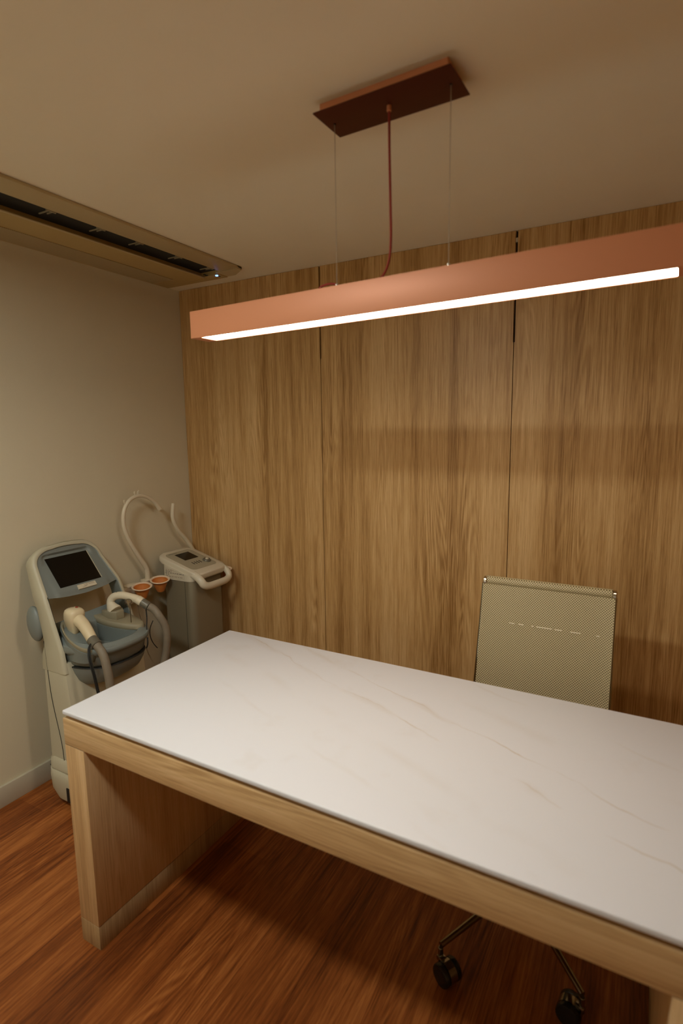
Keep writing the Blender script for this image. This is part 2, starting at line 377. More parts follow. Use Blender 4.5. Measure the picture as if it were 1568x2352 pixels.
lampbox(hb, lx0, lx1, ly0+.005, ly1-.005, lz1-.006, lz1)
lampbox(hb, lx0, lx0+.035, ly0+.004, ly1-.004, lz0+.0002, lz1-.003); lampbox(hb, lx1-.035, lx1, ly0+.004, ly1-.004, lz0+.0002, lz1-.003)
obj('housing', hb, M_COPPER, pend)
db = MB(); lampbox(db, lx0+.035, lx1-.035, ly0+.006, ly1-.006, lz0+.0015, lz0+.008); obj('diffuser', db, M_STRIP, pend, smooth=0, label='glowing white light strip')
CH = H-.0281
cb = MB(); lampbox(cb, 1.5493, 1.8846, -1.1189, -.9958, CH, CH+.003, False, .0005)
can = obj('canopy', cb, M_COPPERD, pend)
cb = MB(); lampbox(cb, 1.5514+.006, 1.8715, -1.1005, -1.012, CH+.003, H-.0005, False); obj('canopy_box', cb, M_COPPER, can)
wy = -1.0563
for wx in (1.5708, 1.8626):
    a, b = LM(wx, wy, CH, False), LM(wx, wy, lz1)
    wm = MB().cyl(a, b, .0009, 8); obj('suspension_wire', wm, M_WIRE, pend)
    obj('wire_gripper', MB().cyl(b+Vector((0, 0, -.001)), b+Vector((0, 0, .014)), .004, 14, .001), M_WIRE, pend)
    obj('ceiling_gripper', MB().cyl(a+Vector((0, 0, -.002)), a, .003, 12), M_SEAM, can)
a = LM(1.7159, wy, CH, False)
obj('cord_gland', MB().cyl(a+Vector((0, 0, -.013)), a, .0055, 16, .001), M_COPPER, can)
cp = [a+Vector((0, 0, -.004)), a+Vector((.0008, 0, -.10)), a+Vector((.003, 0, -.2)), a+Vector((.003, .003, -.28)), a+Vector((-.004, .008, -.33)), a+Vector((-.022, .012, -.362)), LM(1.665, wy+.012, lz1+.006), LM(1.63, wy+.012, lz1+.004)]
obj('power_cord', MB().tube(cp, .0029, 12, 8), M_CORD, pend)
cp = [LM(1.586, wy+.004, lz1+.004), LM(1.565, wy, lz1+.014), LM(1.545, wy, lz1+.017), LM(1.522, wy, lz1+.013), LM(1.512, wy, lz1+.002), LM(1.510, wy, lz1-.004)]
obj('cord_end', MB().tube(cp, .0027, 12, 8), M_CORD, pend)

# ================================================================ office chair
CX, CY = 2.001, -.735
ch = thing('office_chair', 'swivel office chair with a beige woven mesh back behind the desk', 'chair', (CX, CY, 0))
YT, YBk = -.425, -.505     # top and bottom of backrest (leaning away from the desk)
xl, xr, zt = 1.797, 2.208, 1.006
def bk(z):  # y of the backrest at height z
    return YBk+(YT-YBk)*(z-.64)/(zt-.64)
nb = MB(); rows = []
zs = [.47+.5*(zt-.012-.47)/.5*k/30 for k in range(31)]
def backrow(y, z, off=0.):
    w0 = xl-.001-(zt-z)*.004; w1 = xr+.004+(zt-z)*.004
    r = []
    for k in range(25):
        t = k/24; bow = .006*(1-(2*t-1)**8)
        r.append(Vector((w0+(w1-w0)*t, y+bow+off, z)))
    return r
front = [backrow(bk(z)-.013, z) for z in zs]
back = [backrow(bk(z)-.009, z, .004) for z in zs][::-1]
nb.rings([[f for f in r] for r in front]+back, False, False, closed=False)
# rolled top
roll = []
for k in range(17):
    a = math.radians(-95+300*k/16); roll.append(a)
for r_ in (.0155,):
    rr = []
    for t in range(25):
        x = xl+.006+(xr-xl-.012)*t/24
        rr.append([Vector((x, bk(zt)+.004+r_*math.cos(2*PI*k/20), zt-.002+r_*math.sin(2*PI*k/20))) for k in range(20)])
    nb.rings(rr)
bko = obj('backrest', nb, M_NET, ch, smooth=60)
random.seed(2)
for k, (a, b) in enumerate(((.13, .17), (.20, .24), (.30, .315), (.335, .45), (.47, .52), (.58, .65), (.76, .78))):  # streak of reflected light on the mesh, built as pale dashes
    th = MB(); x0_, x1_ = xl+a*(xr-xl)*1.05+.04, xl+b*(xr-xl)*1.05+.04; z_ = .872
    y_ = bk(z_)-.0130+.006*(1-(2*(k/6)-1)**8)*1.0-.0002 if 0 < k < 6 else bk(z_)-.0080
    th.box(x0_, x1_, y_-.0014, y_+.0, z_, z_+.0016)
    obj('reflection_dash', th, M_REFLECTION, bko, smooth=0, label='broken pale line standing in for reflected light across the backrest')
for sx, xx in ((-1, xl-.003), (1, xr+.003)):
    rl = MB(); P = [(xx, bk(zt), zt-.012), (xx, bk(.85), .85), (xx+.003*sx, bk(.64), .64), (xx+.003*sx, bk(.5)-.0, .50), (xx, -.56, .455), (xx, -.64, .44), (xx, -.82, .445), (xx, -.95, .45), (xx, -.985, .435)]
    rl.tube(P, (.006), 12, 6); rail = obj('side_rail', rl, M_CHROMED, ch)
    e = MB().cyl((xx-.004*sx-.004, bk(zt), zt-.003), (xx-.004*sx+.009, bk(zt), zt-.003), .0155, 20, .003); obj('end_cap', e, M_CHROME, rail, label='polished chrome end cap')
    e = MB().cyl((xx, bk(zt), zt-.028), (xx, bk(zt), zt-.012), .006, 12, .001); obj('cap_stem', e, M_BLACKP, rail)
sb = MB(); seat = []
prof = [(-.52, .475), (-.56, .452), (-.64, .440), (-.80, .444), (-.94, .452), (-.985, .44), (-.985, .432), (-.94, .444), (-.80, .436), (-.64, .432), (-.565, .443), (-.526, .47)]
sb.rings([[Vector((x, y, z)) for y, z in prof] for x in (xl+.002, xr-.002)])
obj('seat', sb, M_NET, ch, smooth=50)
col = MB().cyl((CX, CY, .09), (CX, CY, .34), .025, 24); col.cyl((CX, CY, .10), (CX, CY, .165), .034, 24, .006); obj('gas_column', col, M_BLACKP, ch)
tm = MB(); tm.tube([(xl+.005, CY-.06, .425), (CX, CY-.02, .36), (xr-.005, CY-.06, .425)], .011, 12, 8); tm.tube([(xl+.005, CY+.10, .425), (CX, CY+.02, .36), (xr-.005, CY+.10, .425)], .011, 12, 8); tm.box(CX-.04, CX+.04, CY-.05, CY+.05, .335, .365, bev=.006)
obj('seat_bracket', tm, M_CHROMED, ch)
def caster_mesh(cx, cy, ang):
    hood = MB(); wh = []
    M = Matrix.Translation((cx, cy, 0)) @ Matrix.Rotation(ang, 4, 'Z')
    # hood: barrel segment between and above the wheels (axis local X)
    R = .031; rings = []
    for xo in (-.012, .012):
        rings.append([M @ Vector((xo, R*math.cos(a)-.016, .031+R*math.sin(a))) for a in [math.radians(-20+220*k/16) for k in range(17)]]+
                     [M @ Vector((xo, .012*math.cos(a)-.016, .031+.012*math.sin(a))) for a in [math.radians(200-220*k/8) for k in range(9)]])
    hood.rings(rings)
    hood.cyl(M @ Vector((0, .012, .04)), M @ Vector((0, .012, .085)), .0075, 14, .001)
    hood.box(-.010, .010, -.004, .020, .045, .060, M, bev=.003)
    for s in (-1, 1):
        wmb = MB(); a, b = M @ Vector((s*.0125, -.016, .031)), M @ Vector((s*.029, -.016, .031))
        d = (b-a); Mx = Matrix.Translation(a) @ d.to_track_quat('Z', 'Y').to_matrix().to_4x4()
        wmb.lathe([(.028, 0), (.031, .002), (.031, .012), (.029, .0155), (.022, .0165), (.004, .0145)], Mx, 28)
        wh.append(wmb)
    return hood, wh
S1 = Vector((1.857, -1.010, 0)); C0 = Vector((CX, CY, 0)); R0 = .312
a1 = math.atan2(-1.010-CY, 1.857-CX)-math.radians(2.5)
for k in range(5):
    a = a1+k*2*PI/5; e = C0+Vector((math.cos(a), math.sin(a), 0))*R0
    d = Vector((math.cos(a), math.sin(a), 0)); am = MB()
    am.tube([C0+d*.02+Vector((0, 0, .142)), C0+d*.14+Vector((0, 0, .116)), e+Vector((0, 0, .092))], lambda t: (.013-.004*t, .0125-.0045*t), 12, 8, flat=(0, 0, 1))
    arm = obj('base_arm', am, M_CHROMED, ch)
    ang = {0: math.radians(60), 1: math.radians(-98)}.get(k, random.uniform(0, 6))
    # caster pivot sits .012 ahead of the wheel centre
    off = Matrix.Rotation(ang, 4, 'Z') @ Vector((0, .012, 0))
    hood, wh = caster_mesh(e.x-off.x, e.y-off.y, ang)
    ca = obj('caster', hood, M_CHROMED, arm)
    for wmb in wh: obj('wheel', wmb, M_BLACKP, arm)

# ================================================================ laser machine (grey blue console)
LY = -.84
lz = thing('laser_machine', 'cream and grey-blue medical laser console on wheels with black screen', 'medical machine', (.2, LY, 0))
def interp(tab, z):
    if z <= tab[0][0]: return tab[0][1]
    for (a, b), (c, d) in zip(tab, tab[1:]):
        if z <= c: return b+(d-b)*(z-a)/(c-a)
    return tab[-1][1]
FR = [(0, .33), (.17, .325), (.495, .306), (.67, .272), (.881, .184), (.988, .102), (1.041, .079), (1.075, .070)]
BK = [(0, .14), (.2, .143), (.60, .137), (.645, .141), (.69, .160), (.82, .128), (.857, .112), (.98, .040), (1.0, .034), (1.04, .044), (1.075, .060)]
def hw(z): return interp([(0, .205), (.5, .198), (.87, .188), (.985, .165)], z)
path = []
for k in range(25): path.append((hw(.58+.405*k/24), .58+.405*k/24))
for k in range(1, 11):
    a = PI/2*k/10; path.append((.165-.10+.10*math.cos(a), .985+.080*math.sin(a)))
for k in range(1, 4): path.append((.065*(1-k/3), 1.065+.005*math.sin(PI/2*k/3)))
full = path+[(-t, z) for t, z in path[::-1][1:]]
rings = []
n = len(full)
for i, (t, z) in enumerate(full):
    p, q = full[max(i-1, 0)], full[min(i+1, n-1)]
    d = Vector((q[0]-p[0], q[1]-p[1])).normalized(); nrm = Vector((-d.y, d.x))   # inward (path runs counter clockwise)
    th_ = .017
    ti, zi = t+nrm.x*th_, z+nrm.y*th_
    f, b = interp(FR, z), interp(BK, z)
    fi_, bi_ = f+.0, b
    rings.append([Vector((f-.012, LY+t, z)), Vector((f-.003, LY+t+nrm.x*.003, z+nrm.y*.003)), Vector((f, LY+t+nrm.x*.010, z+nrm.y*.010)), Vector((f, LY+ti, zi)), Vector((b, LY+ti, zi)), Vector((b, LY+t+nrm.x*.01, z+nrm.y*.01)), Vector((b+.012, LY+t, z))])
shell = obj('shell_frame', MB().rings(rings), M_CREAM, lz, smooth=50)
# blue liner on the inside of the rails
ln = MB(); rg = []
for i, (t, z) in enumerate(full):
    if z < .64: continue
    p, q = full[max(i-1, 0)], full[min(i+1, n-1)]; d = Vector((q[0]-p[0], q[1]-p[1])).normalized(); nrm = Vector((-d.y, d.x))
    f, b = interp(FR, z), interp(BK, z)
    P = lambda o, x: Vector((x, LY+t+nrm.x*o, z+nrm.y*o))
    rg.append([P(.0168, f-.004), P(.0205, f-.006), P(.0205, b+.008), P(.0168, b+.004)])
obj('inner_liner', ln.rings(rg), M_BLUE, shell, smooth=50)
# lower body
lb = MB(); rg = []
for z, sc in ((.10, 1.0), (.17, 1.0), (.4, 1.), (.52, 1.), (.61, 1.), (.620, .99)):
    f, b, h_ = interp(FR, z)+.0, interp(BK, z), (hw(z)-.002)*sc
    ring = []
    for y_, x_ in ((-h_, b+.02), (-h_, f-.02), (-h_+.006, f-.006), (-h_+.02, f), (-h_*.4, f+.012), (0, f+.016), (h_*.4, f+.012), (h_-.02, f), (h_-.006, f-.006), (h_, f-.02), (h_, b+.02), (h_-.03, b), (-h_+.03, b)):
        ring.append(Vector((x_, LY+y_, z)))
    rg.append(ring)
body = obj('lower_body', lb.rings(rg), M_CREAM, lz, smooth=35)
# seam lines of the side cover (thin dark grooves)
sm = MB()
def seam(mb, pts, r=.0012): mb.tube(pts, r, 6, 5)
yl_ = lambda z: LY-hw(z)-.0003
seam(sm, [(interp(FR, z)-.002, yl_(z)+.0165, z+.001) for z in (.878, .80, .74, .69, .67)], .0018)
seam(sm, [(x_, yl_(z)+.001, z) for x_, z in ((.165, .70), (.172, .65), (.192, .469), (.233, .289), (.243, .20), (.242, .155), (.232, .140), (.207, .141), (.165, .150), (.145, .158))])
obj('panel_seam', sm, M_SEAM, body)
# head unit with recessed screen
hd = MB(); NU, NV = 48, 36; zb0 = .868
def sstep(a, b, x):
    t = max(0, min(1, (x-a)/(b-a))); return t*t*(3-2*t)
def topz(t):
    t = abs(t)
    best = 1.0465
    if t > .060:
        c = min(1, (t-.060)/.086); best = .985+.0615*math.sqrt(max(0, 1-c*c))
    return best
def scrx(z): return .068+.100*(1.016-z)/.122
def headx(t, z):
    f = interp(FR, z)-.010; s_ = scrx(z)
    wt = .136-.02*max(0, (z-.93)/.1)
    k = sstep(wt, wt-.022, abs(t))*sstep(1.040-.4*t*t, 1.016, z) if False else (1-sstep(wt-.020, wt, abs(t)))*(1-sstep(1.017, 1.032, z))
    return f*(1-k)+min(s_, f+.004)*k
fg, bg = [], []
for i in range(NU+1):
    u = i/NU*2-1; h_ = .126+.022*.9
    t = u*.170; colf, colb = [], []
    zb_ = zb0-.012*(1-u*u)+.004*abs(u)
    tt = t
    zt_ = topz(min(abs(t), .1459)) if abs(t) < .146 else .985
    for j in range(NV+1):
        z = zb_+(zt_-zb_)*j/NV
        lim = hw(z)-.0175
        y_ = max(-lim, min(lim, tt))
        colf.append(Vector((headx(y_, z), LY+y_, z))); colb.append(Vector((max(headx(y_, z)-.045, interp(BK, z)+.004), LY+y_, z)))
    fg.append(colf); bg.append(colb)
rg = [f+b[::-1] for f, b in zip(fg, bg)]
head = obj('screen_housing', hd.rings(rg), M_BLUE, lz, smooth=50)
def onplane(t0, t1, z0, z1, off, th):
    v = []
    nrm = Vector((.122, 0, .100)).normalized()
    for z, t in ((z0, t0), (z0, t1), (z1, t1), (z1, t0)):
        v.append(Vector((scrx(z), LY+t, z))+nrm*off)
    v += [p+nrm*th for p in v]
    return MB().add(v, [(0, 3, 2, 1), (4, 5, 6, 7), (0, 1, 5, 4), (1, 2, 6, 5), (2, 3, 7, 6), (3, 0, 4, 7)])
obj('screen', onplane(-.099, .099, .897, 1.010, -.0015, .003), M_SCREEN, head, smooth=0, label='switched-off black screen')
fmx = onplane(.099, .1022, .897, 1.010, -.0015, .0042)
obj('screen_trim', fmx, M_CREAM, head, smooth=0)
st = onplane(-.028, .060, .8755, .8905, -.003, .0065); stk = obj('sticker', st, M_LABEL, head, smooth=0, label='small white paper sticker')
ik = []
for q, (a, b, z) in enumerate(((.012, .05, .8875), (0, .02, .8850), (.026, .052, .8842), (.002, .018, .8815), (-.008, .012, .8790))):
    mbq = onplane(a, b, z, z+.0010, .0035, .0005); obj('print_line', mbq, M_INKB, stk, smooth=0)
# tray: basin with a lip
def dring(z, a, b, xc, tilt=0., e=2.7, n=56):
    r = []
    for k in range(n):
        th_ = 2*PI*k/n; c, s_ = math.cos(th_), math.sin(th_)
        x = xc+a*math.copysign(abs(c)**(2/e), c); y = b*math.copysign(abs(s_)**(2/e), s_)
        x = max(x, .15)
        if x < .30: y = max(-hw(.66)+.0175, min(hw(.66)-.0175, y)) if x < .26 else y
        r.append(Vector((x, LY+y, z+tilt*(xc+a-x))))
    return r
tr = MB(); X = .235
tr.rings([dring(.600, .180, .150, X, 0), dring(.612, .190, .160, X), dring(.648, .200, .166, X), dring(.655, .203, .169, X), dring(.662, .214, .176, X), dring(.676, .219, .180, X), dring(.684, .215, .177, X, .03), dring(.684, .203, .168, X, .05), dring(.690, .192, .161, X, .09), dring(.695, .185, .155, X, .10), dring(.692, .174, .145, X, .10), dring(.640, .150, .120, X, .0), dring(.632, .10, .09, X, 0.)])
tray = obj('accessory_tray', tr, M_BLUE, lz, smooth=50)
bn = MB(); bn.rings([dring(.505, .105, .115, X, 0), dring(.515, .130, .130, X), dring(.54, .165, .148, X), dring(.575, .188, .158, X), dring(.600, .195, .163, X)])
obj('storage_bin', bn, M_BLUE, lz, smooth=50)
bs = MB(); bs.rings([dring(.5985, .1965, .1642, X, 0), dring(.6025, .1945, .1625, X)]); obj('bin_seam', bs, M_SEAM, lz)
# basin block between the two cradles
# left cradle: boat-shaped olive tray holding the ivory gun
def boat(cx, cy, L_, W_, ang, z0, z1, pw=1.6, n=40, sc=1., slope=0., sharp=.35):
    r = []
    for k in range(n):
        th_ = 2*PI*k/n; c, s_ = math.cos(th_), math.sin(th_)
        x = L_*c*sc; y = W_*s_*(1-sharp*(.5-.5*c))*sc
        X_ = cx+x*math.cos(ang)-y*math.sin(ang); Y_ = cy+x*math.sin(ang)+y*math.cos(ang)
        r.append(Vector((X_, Y_, z0+slope*x)))
    return r
c1 = MB(); cx, cy = .290, -.965; L1, W1 = .108, .052; a1_ = math.radians(-6)
c1.rings([boat(cx, cy, L1, W1, a1_, .695, 0, sc=.80, slope=-.36), boat(cx, cy, L1, W1, a1_, .712, 0, slope=-.36), boat(cx, cy, L1, W1, a1_, .722, 0, sc=1.0, slope=-.36), boat(cx, cy, L1, W1, a1_, .723, 0, sc=.88, slope=-.36), boat(cx, cy, L1, W1, a1_, .706, 0, sc=.78, slope=-.36)])
cr1 = obj('handpiece_cradle', c1, M_OLIVE, lz, smooth=50)
c2 = MB(); cx2, cy2 = .257, -.742; L2, W2 = .134, .052; a2_ = math.radians(9)
c2.rings([boat(cx2, cy2, L2, W2, a2_, .700, 0, sc=.93, slope=-.13, sharp=-.3), boat(cx2, cy2, L2, W2, a2_, .706, 0, slope=-.13, sharp=-.3), boat(cx2, cy2, L2, W2, a2_, .723, 0, sc=.99, slope=-.13, sharp=-.3), boat(cx2, cy2, L2, W2, a2_, .727, 0, sc=.94, slope=-.13, sharp=-.3)])
c2.prism([(.195, -.775), (.245, -.782), (.282, -.768), (.284, -.73), (.250, -.708), (.200, -.720)], .722, .760, bev=.004)
cr2 = obj('handpiece_cradle', c2, M_OLIVE, lz, smooth=50)
# blue pedestals below the cradles
pb = MB(); pb.rings([boat(cx2, cy2, L2, W2, a2_, .63, 0, sc=.92, slope=0, sharp=-.3), boat(cx2, cy2, L2, W2, a2_, .702, 0, sc=1.02, slope=-.13, sharp=-.3)])
obj('cradle_pedestal', pb, M_BLUE, tray, smooth=40)
pb = MB(); pb.rings([boat(cx, cy, L1, W1, a1_, .63, 0, sc=.9, slope=0), boat(cx, cy, L1, W1, a1_, .710, 0, sc=1.05, slope=-.36)])
obj('cradle_pedestal', pb, M_BLUE, tray, smooth=40)
pb = MB(); pb.rings([[Vector((.15, LY-.165, .62)), Vector((.20, LY-.165, .62)), Vector((.20, LY+.165, .62)), Vector((.15, LY+.165, .62))], [Vector((.14, LY-.166, .748)), Vector((.19, LY-.160, .720)), Vector((.20, LY+.165, .725)), Vector((.145, LY+.166, .765))]])
obj('tray_back', pb, M_BLUE, tray, smooth=0, bevel=.006)
ear = MB()
for s_ in (-1,):
    er = []
    for k in range(13):
        a = PI*k/12; er.append((.034*math.sin(a)+1e-4, -.075*math.cos(a)))
    ear.lathe(er, Matrix.Translation((.108, LY+s_*.184, .762)) @ Matrix.Rotation(math.radians(-8), 4, 'Y') @ Matrix.Diagonal((1.25, .75, 1, 1)), 24, False, False)
obj('rear_handle', ear, M_BLUE, lz)
# base
bs = MB()
def bring(z, x0, x1, h_, r): return [Vector((x, LY+y, z)) for x, y in rrect(x0, x1, -h_, h_, r, 8)]
bs.rings([bring(.030, .165, .52, .200, .085), bring(.034, .145, .54, .217, .085), bring(.075, .130, .545, .226, .08), bring(.125, .126, .52, .223, .07), bring(.150, .128, .49, .217, .06), bring(.158, .138, .46, .205, .05)])
base = obj('base', bs, M_CREAM, lz, smooth=45)
ub = MB(); ub.rings([bring(.012, .185, .48, .175, .06), bring(.032, .185, .48, .175, .06)]); obj('undercarriage', ub, M_SEAM, base)
bm2 = MB(); bm2.rings([bring(.158, .134, .34, .214, .05), bring(.190, .136, .34, .211, .045), bring(.204, .146, .33, .200, .04)]); obj('base_shoulder', bm2, M_CREAM, base, smooth=45)
sk = MB(); sk.box(.276, .30, LY-.2275, LY-.212, .040, .105, bev=.004); obj('wheel_slot', sk, M_SEAM, base)
for x_, s_ in ((.21, -1), (.21, 1), (.40, -1), (.40, 1)):
    obj('wheel', MB().cyl((x_, LY+s_*.13, .028), (x_, LY+s_*.165, .028), .028, 20, .003), M_SEAM, base)

# gun handpiece (things resting in the cradles)
gp = thing('laser_handpiece', 'ivory pistol-shaped laser handpiece in the left cradle of the console', 'handpiece', (.25, -.945, .73))
gm = MB()
# head: boxy capsule from (back top) ; axis mostly vertical, tilted
def sect(c, ax, side, w_, d_, n=20, e=3.2):
    ax = ax.normalized(); side = (side-ax*side.dot(ax)).normalized(); o = ax.cross(side)
    return [c+side*w_*math.copysign(abs(math.cos(2*PI*k/n))**(2/e), math.cos(2*PI*k/n))+o*d_*math.copysign(abs(math.sin(2*PI*k/n))**(2/e), math.sin(2*PI*k/n)) for k in range(n)]
p0, p1 = Vector((.238, -.950, .712)), Vector((.252, -.943, .823)); ax = (p1-p0).normalized(); sd = Vector((0, 1, 0))
rg = []
for t, w_, d_ in ((-.12, .004, .010), (.0, .008, .020), (.2, .016, .027), (.42, .027, .032), (.62, .034, .034), (.82, .036, .034), (.93, .034, .031), (1.0, .027, .024), (1.02, .012, .011)):
    rg.append(sect(p0+(p1-p0)*t, ax, sd, w_, d_))
gm.rings(rg)
rg = []
h0, h1 = Vector((.260, -.944, .782)), Vector((.372, -.960, .716))
hp = spline([h0, Vector((.298, -.948, .772)), Vector((.338, -.954, .746)), h1], 6)
for i, p in enumerate(hp):
    d = (hp[min(i+1, len(hp)-1)]-hp[max(i-1, 0)]); t = i/(len(hp)-1)
    rg.append(sect(p, d, sd, .026-.007*t, .026-.006*t, e=2.3))
gm.rings(rg)
obj('grip_body', gm, M_IVORYY, gp, smooth=50)
bt = MB(); tp = p1+Vector((.000, .0, .0015))
bt.cyl(tp+Vector((-.004, .012, -.002)), tp+Vector((-.003, .012, .002)), .006, 14); obj('button', bt, mat('red_button', (.35, .05, .02), .4), gp, label='small red button')
bt = MB(); bt.box(tp.x-.02, tp.x-.012, tp.y-.022, tp.y+.008, tp.z-.004, tp.z+.0015); obj('tip', bt, M_SEAM, gp)
cl_ = MB(); cl_.cyl(h1-Vector((.004, 0, -.003)), h1+Vector((.032, -.004, -.016)), .0215, 22, .002); col_ = obj('cable_collar', cl_, M_COLLAR, gp)
e1 = h1+Vector((.030, -.004, -.015))
hs = MB(); hs.tube([e1, e1+Vector((.028, -.003, -.018)), Vector((.448, -.968, .655)), Vector((.462, -.968, .60)), Vector((.466, -.965, .54)), Vector((.466, -.962, .47)), Vector((.464, -.952, .36)), Vector((.455, -.945, .25)), Vector((.42, -.93, .19)), Vector((.36, -.91, .17))], .0165, 18, 8)
obj('hose', hs, M_HOSE, gp)
sp_ = MB()
for q in (-.0035, .0035):
    sp_.tube([Vector((.392, -.984, .712)), Vector((.405, -1.002+q, .695)), Vector((.420, -1.012+q, .66)), Vector((.435, -1.010+q, .60)), Vector((.445, -1.005+q, .525))], .0030, 8, 6)
obj('strap', sp_, M_SEAM, gp)

# curved handpiece on the right cradle
g2 = thing('laser_handpiece', 'ivory curved-neck laser handpiece in the right cradle of the console', 'handpiece', (.23, -.775, .79))
cm = MB(); cpth = spline([(.250, -.748, .755), (.232, -.748, .772), (.220, -.744, .793), (.232, -.735, .814), (.268, -.722, .822), (.318, -.708, .815), (.350, -.700, .805)], 7)
rg = []
for i, p in enumerate(cpth):
    d = cpth[min(i+1, len(cpth)-1)]-cpth[max(i-1, 0)]; t = i/(len(cpth)-1)
    rr = .030-.0135*sstep(0, .33, t)+.002*sstep(.8, 1, t); rg.append(sect(p, d, Vector((.5, -.8, 0)), rr, rr, e=2.1))
cm.rings(rg); obj('neck', cm, M_CREAM2, g2, smooth=60)
e2 = Vector(cpth[-1]); dr = Vector((.040, .010, -.022)).normalized()
cc = MB(); cc.cyl(e2-dr*.006, e2+dr*.018, .0195, 22, .001); obj('neck_ring', cc, M_CREAM2, g2)
cc = MB(); cc.cyl(e2+dr*.017, e2+dr*.055, .0188, 22, .002); obj('cable_collar', cc, M_COLLAR, g2)
e3 = e2+dr*.053
hs = MB(); hs.tube([e3, e3+dr*.018+Vector((.004, .008, -.006)), Vector((.438, -.670, .735)), Vector((.452, -.655, .69)), Vector((.455, -.650, .64)), Vector((.443, -.648, .57)), Vector((.428, -.655, .50)), Vector((.40, -.68, .35)), Vector((.37, -.70, .18))], .0165, 18, 8)
obj('hose', hs, M_HOSE, g2)
sc_ = MB(); sc_.cyl(cpth[24]+Vector((0, -.0, .0155)), cpth[24]+Vector((0, 0, .0175)), .003, 10); obj('screw', sc_, M_SEAM, g2)
s2 = MB(); s2.tube([e2+dr*.035+Vector((0, 0, -.018)), Vector((.386, -.695, .755)), Vector((.392, -.700, .725)), Vector((.40, -.71, .70)), Vector((.412, -.722, .680))], .0026, 8, 6); s2.tube([Vector((.440, -.745, .665)), Vector((.445, -.75, .64)), Vector((.436, -.75, .618))], .003, 8, 5); obj('strap', s2, M_SEAM, g2)
# wire holder
wr = MB(); b0 = Vector((.345, -.745, .712)); tpv = Vector((.335, -.738, .800))
wr.tube([b0, b0*.5+tpv*.5, tpv], .0016, 8, 3); wr.tube([b0+Vector((.012, .045, 0)), Vector((.345, -.700, .75)), Vector((.340, -.698, .79))], .0016, 8, 3)
cir = [tpv+Vector((.008*math.cos(a), .011*math.cos(a)-.006, .011*math.sin(a)+.008)) for a in [2*PI*k/16-1.2 for k in range(15)]]
wr.tube(cir, .0016, 8, 2); obj('wire_holder', wr, M_CHROMED, lz)

# ================================================================ body treatment cabinet in the corner
tc_ = thing('treatment_cabinet', 'grey metal treatment cabinet with white control head in the corner', 'medical machine', (.205, -.218, 0))
x0, x1, y0, y1 = .105, .312, -.335, -.100
bo = MB(); bo.prism(rrect(x0, x1, y0, y1, .035, 8), .05, .79, bev=.002); cbody = obj('cabinet_body', bo, M_METALB, tc_)
obj('plinth', MB().prism(rrect(x0+.02, x1-.02, y0+.02, y1-.02, .03, 6), 0, .05), M_SEAM, tc_)
sm = MB(); sm.box(x1-.050, x1-.0485, y0-.0006, y0+.002, .06, .785); obj('body_seam', sm, M_SEAM, cbody, smooth=0)
SL = math.tan(math.radians(15.5))
def top(x): return .904-(x-.07)*SL
hb = MB(); poly = rrect(x0-.002, x1+.002, y0-.003, y1+.003, .037, 8)
hb.rings([[Vector((x, y, .788)) for x, y in poly], [Vector((x, y, max(.7895, top(x)-.024))) for x, y in poly]]); band = obj('head_base', hb, M_WHITEP, tc_, smooth=40)
# control head: sloped rounded slab
hp_ = MB(); Mh = Matrix.Translation((.070, -.212, .904)) @ Matrix.Rotation(math.radians(15.5), 4, 'Y')
hwid = .120
hp_.prism(rrect(-.004, .288, -hwid, hwid, .045, 8), -.030, 0, Mh, bev=.009, seg=4)
chd = obj('control_head', hp_, M_WHITEP, tc_, smooth=60)
hn = MB()
def hpt(u, v, w_): return Mh @ Vector((u, v, w_))
rad = .0165
pts = [hpt(.245, -hwid+.018, -.016), hpt(.278, -hwid+.017, -.019), hpt(.303, -hwid+.018, -.030), hpt(.318, -hwid+.026, -.046), hpt(.325, -hwid+.050, -.055), hpt(.327, -hwid+.08, -.057), hpt(.327, 0, -.057), hpt(.327, hwid-.08, -.057), hpt(.325, hwid-.050, -.055), hpt(.318, hwid-.026, -.046), hpt(.303, hwid-.018, -.030), hpt(.278, hwid-.017, -.019), hpt(.245, hwid-.018, -.016)]
hn.tube(pts, lambda t: (.0200, .0165), 18, 6); obj('handle', hn, M_WHITEP, chd, smooth=60)
pn = MB(); pn.prism(rrect(.022, .235, -.092, .092, .026, 8), -.0005, .0012, Mh); pnl = obj('control_panel', pn, M_PANEL, chd, label='beige control overlay')
obj('display', MB().box(.050, .128, -.042, .055, .001, .0022, Mh), M_SCREEN, pnl, smooth=0, label='small dark display')
for k in range(4): obj('button', MB().box(.162, .186, -.034+k*.017, -.029+k*.017, .001, .0030, Mh, bev=.0005), M_INK, pnl)
kn = MB(); kn.lathe([(.022, .001), (.022, .006), (.017, .012), (.015, .013), (.012, .010)], Mh @ Matrix.Translation((.182, .060, 0)), 28); knb = obj('dial', kn, M_COLLAR, pnl)
obj('dial_centre', MB().lathe([(.009, .009), (.009, .014), (.006, .016)], Mh @ Matrix.Translation((.182, .060, 0)), 20), M_WHITEP, knb)
for k, (a, b, y_) in enumerate(((-.07, -.02, .070),)): obj('panel_lettering', MB().box(.032, .036, a, a+.06, .001, .0016, Mh), M_COLLAR, pnl, smooth=0)
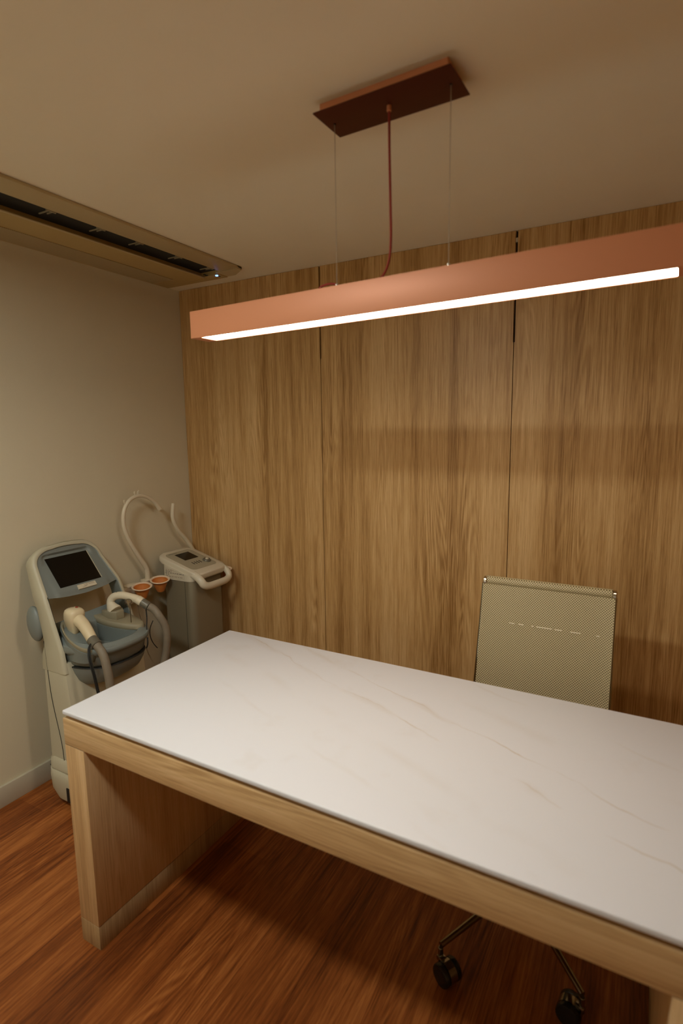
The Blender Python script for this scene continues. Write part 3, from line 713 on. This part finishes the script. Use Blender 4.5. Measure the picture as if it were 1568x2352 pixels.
# label on the side facing the room
lbm = MB(); ylab = y0-.0036
lbm.add([(.128, ylab, .792), (.268, ylab, .792), (.268, ylab, .822), (.128, ylab, .854)], [(0, 1, 2, 3)]); lbl = obj('instruction_label', lbm, M_LABEL, band, smooth=0, label='white printed instruction label')
random.seed(7)
for r_, (z_, xs, xe, mm) in enumerate(((.836, .136, .192, M_INKB), (.8285, .136, .178, M_INK), (.8205, .134, .262, M_INK), (.8125, .136, .160, M_INK), (.8035, .134, .255, M_INKB))):
    x_ = xs; tb = MB()
    while x_ < xe:
        l_ = random.uniform(.008, .02); tb.add([(x_, ylab-.0003, z_), (min(x_+l_, xe), ylab-.0003, z_), (min(x_+l_, xe), ylab-.0003, z_+.0028), (x_, ylab-.0003, z_+.0028)], [(0, 1, 2, 3)]); x_ += l_+.005
    obj('print_line', tb, mm, lbl, smooth=0)
# cup holders
br = MB(); br.box(.060, .090, -.560, y0, .766, .784, bev=.003); br.box(.050, .094, -.545, -.468, .782, .792, bev=.002); br.box(.050, .094, -.43, -.355, .784, .795, bev=.002)
br.box(.06, .09, -.56, -.50, .70, .768, bev=.003)
brk = obj('accessory_bracket', br, M_CREAM2, tc_)
br2 = MB(); br2.box(.070, .105, y1, -.012, .764, .782, bev=.003); brk2 = obj('accessory_bracket', br2, M_CREAM2, tc_)
def cup(x, y, z, par, r=.047, deep=.062, rb=.019):
    c = MB(); M = Matrix.Translation((x, y, z)) @ Matrix.Rotation(math.radians(11), 4, Vector((.7, .7, 0)))
    c.lathe([(rb*.6, -deep), (rb, -deep+.002), (r-.010, -.012), (r-.009, -.003), (r-.007, -.002), (r-.008, -.006), (r-.013, -.018), (rb-.001, -deep+.004), (.002, -deep+.006)], M, 36)
    o = obj('cup_holder', c, M_ORANGE, par, smooth=50, label='orange funnel-shaped cup')
    c = MB(); c.lathe([(r-.0085, -.003), (r-.004, -.0045), (r, -.002), (r+.0015, .0012), (r-.001, .0035), (r-.0055, .0028), (r-.0085, -.0005), (r-.0085, -.003)], M, 40, False, False)
    obj('cup_rim', c, M_PINKRIM, o, smooth=60)
cup(.146, -.504, .790, brk); cup(.150, -.392, .797, brk)
cup(.300, -.062, .795, brk2, r=.030)
# curved cable arms
def arm(pts, r, name='hose_arm'):
    o = obj(name, MB().tube(pts, r, 16, 10), M_CREAM2, tc_, smooth=60, label='curved white hose support arm'); return o
xx = .075
A = [(xx, -.402, .770), (xx, -.404, .835), (xx, -.414, .865), (xx, -.455, .930), (xx, -.500, 1.010), (xx, -.525, 1.085), (xx, -.521, 1.155), (xx, -.487, 1.206), (xx, -.430, 1.225), (xx, -.373, 1.213), (xx, -.325, 1.180), (xx, -.295, 1.142)]
a_ = arm(A, lambda t: .0125-.003*sstep(.1, .6, t)+.003*sstep(.85, 1, t))
for i, (y_, z_) in enumerate(((-.447, 1.224), (-.425, 1.226), (-.512, 1.190))):
    obj('cable_clip', MB().tube([(xx, y_, z_+.004), (xx, y_-.003, z_+.018), (xx, y_-.001+.004*(i == 1), z_+.024)], .003, 8, 4), M_CREAM2, a_)
B = [(xx, -.050, .795), (xx, -.062, .850), (xx, -.085, .900), (xx, -.130, .960), (xx, -.175, 1.010), (xx, -.205, 1.065), (xx, -.209, 1.110), (xx, -.200, 1.160)]
arm(B, lambda t: .0125-.002*sstep(.1, .8, t))
wc = MB(); wc.tube([(.09, -.40, .575), (.085, -.417, .54), (.085, -.42, .50), (.09, -.410, .46), (.11, -.40, .43)], .0022, 8, 6); obj('power_cord', wc, M_SEAM, tc_)
for o in bpy.data.objects:
    if 'origin' in o: del o['origin']
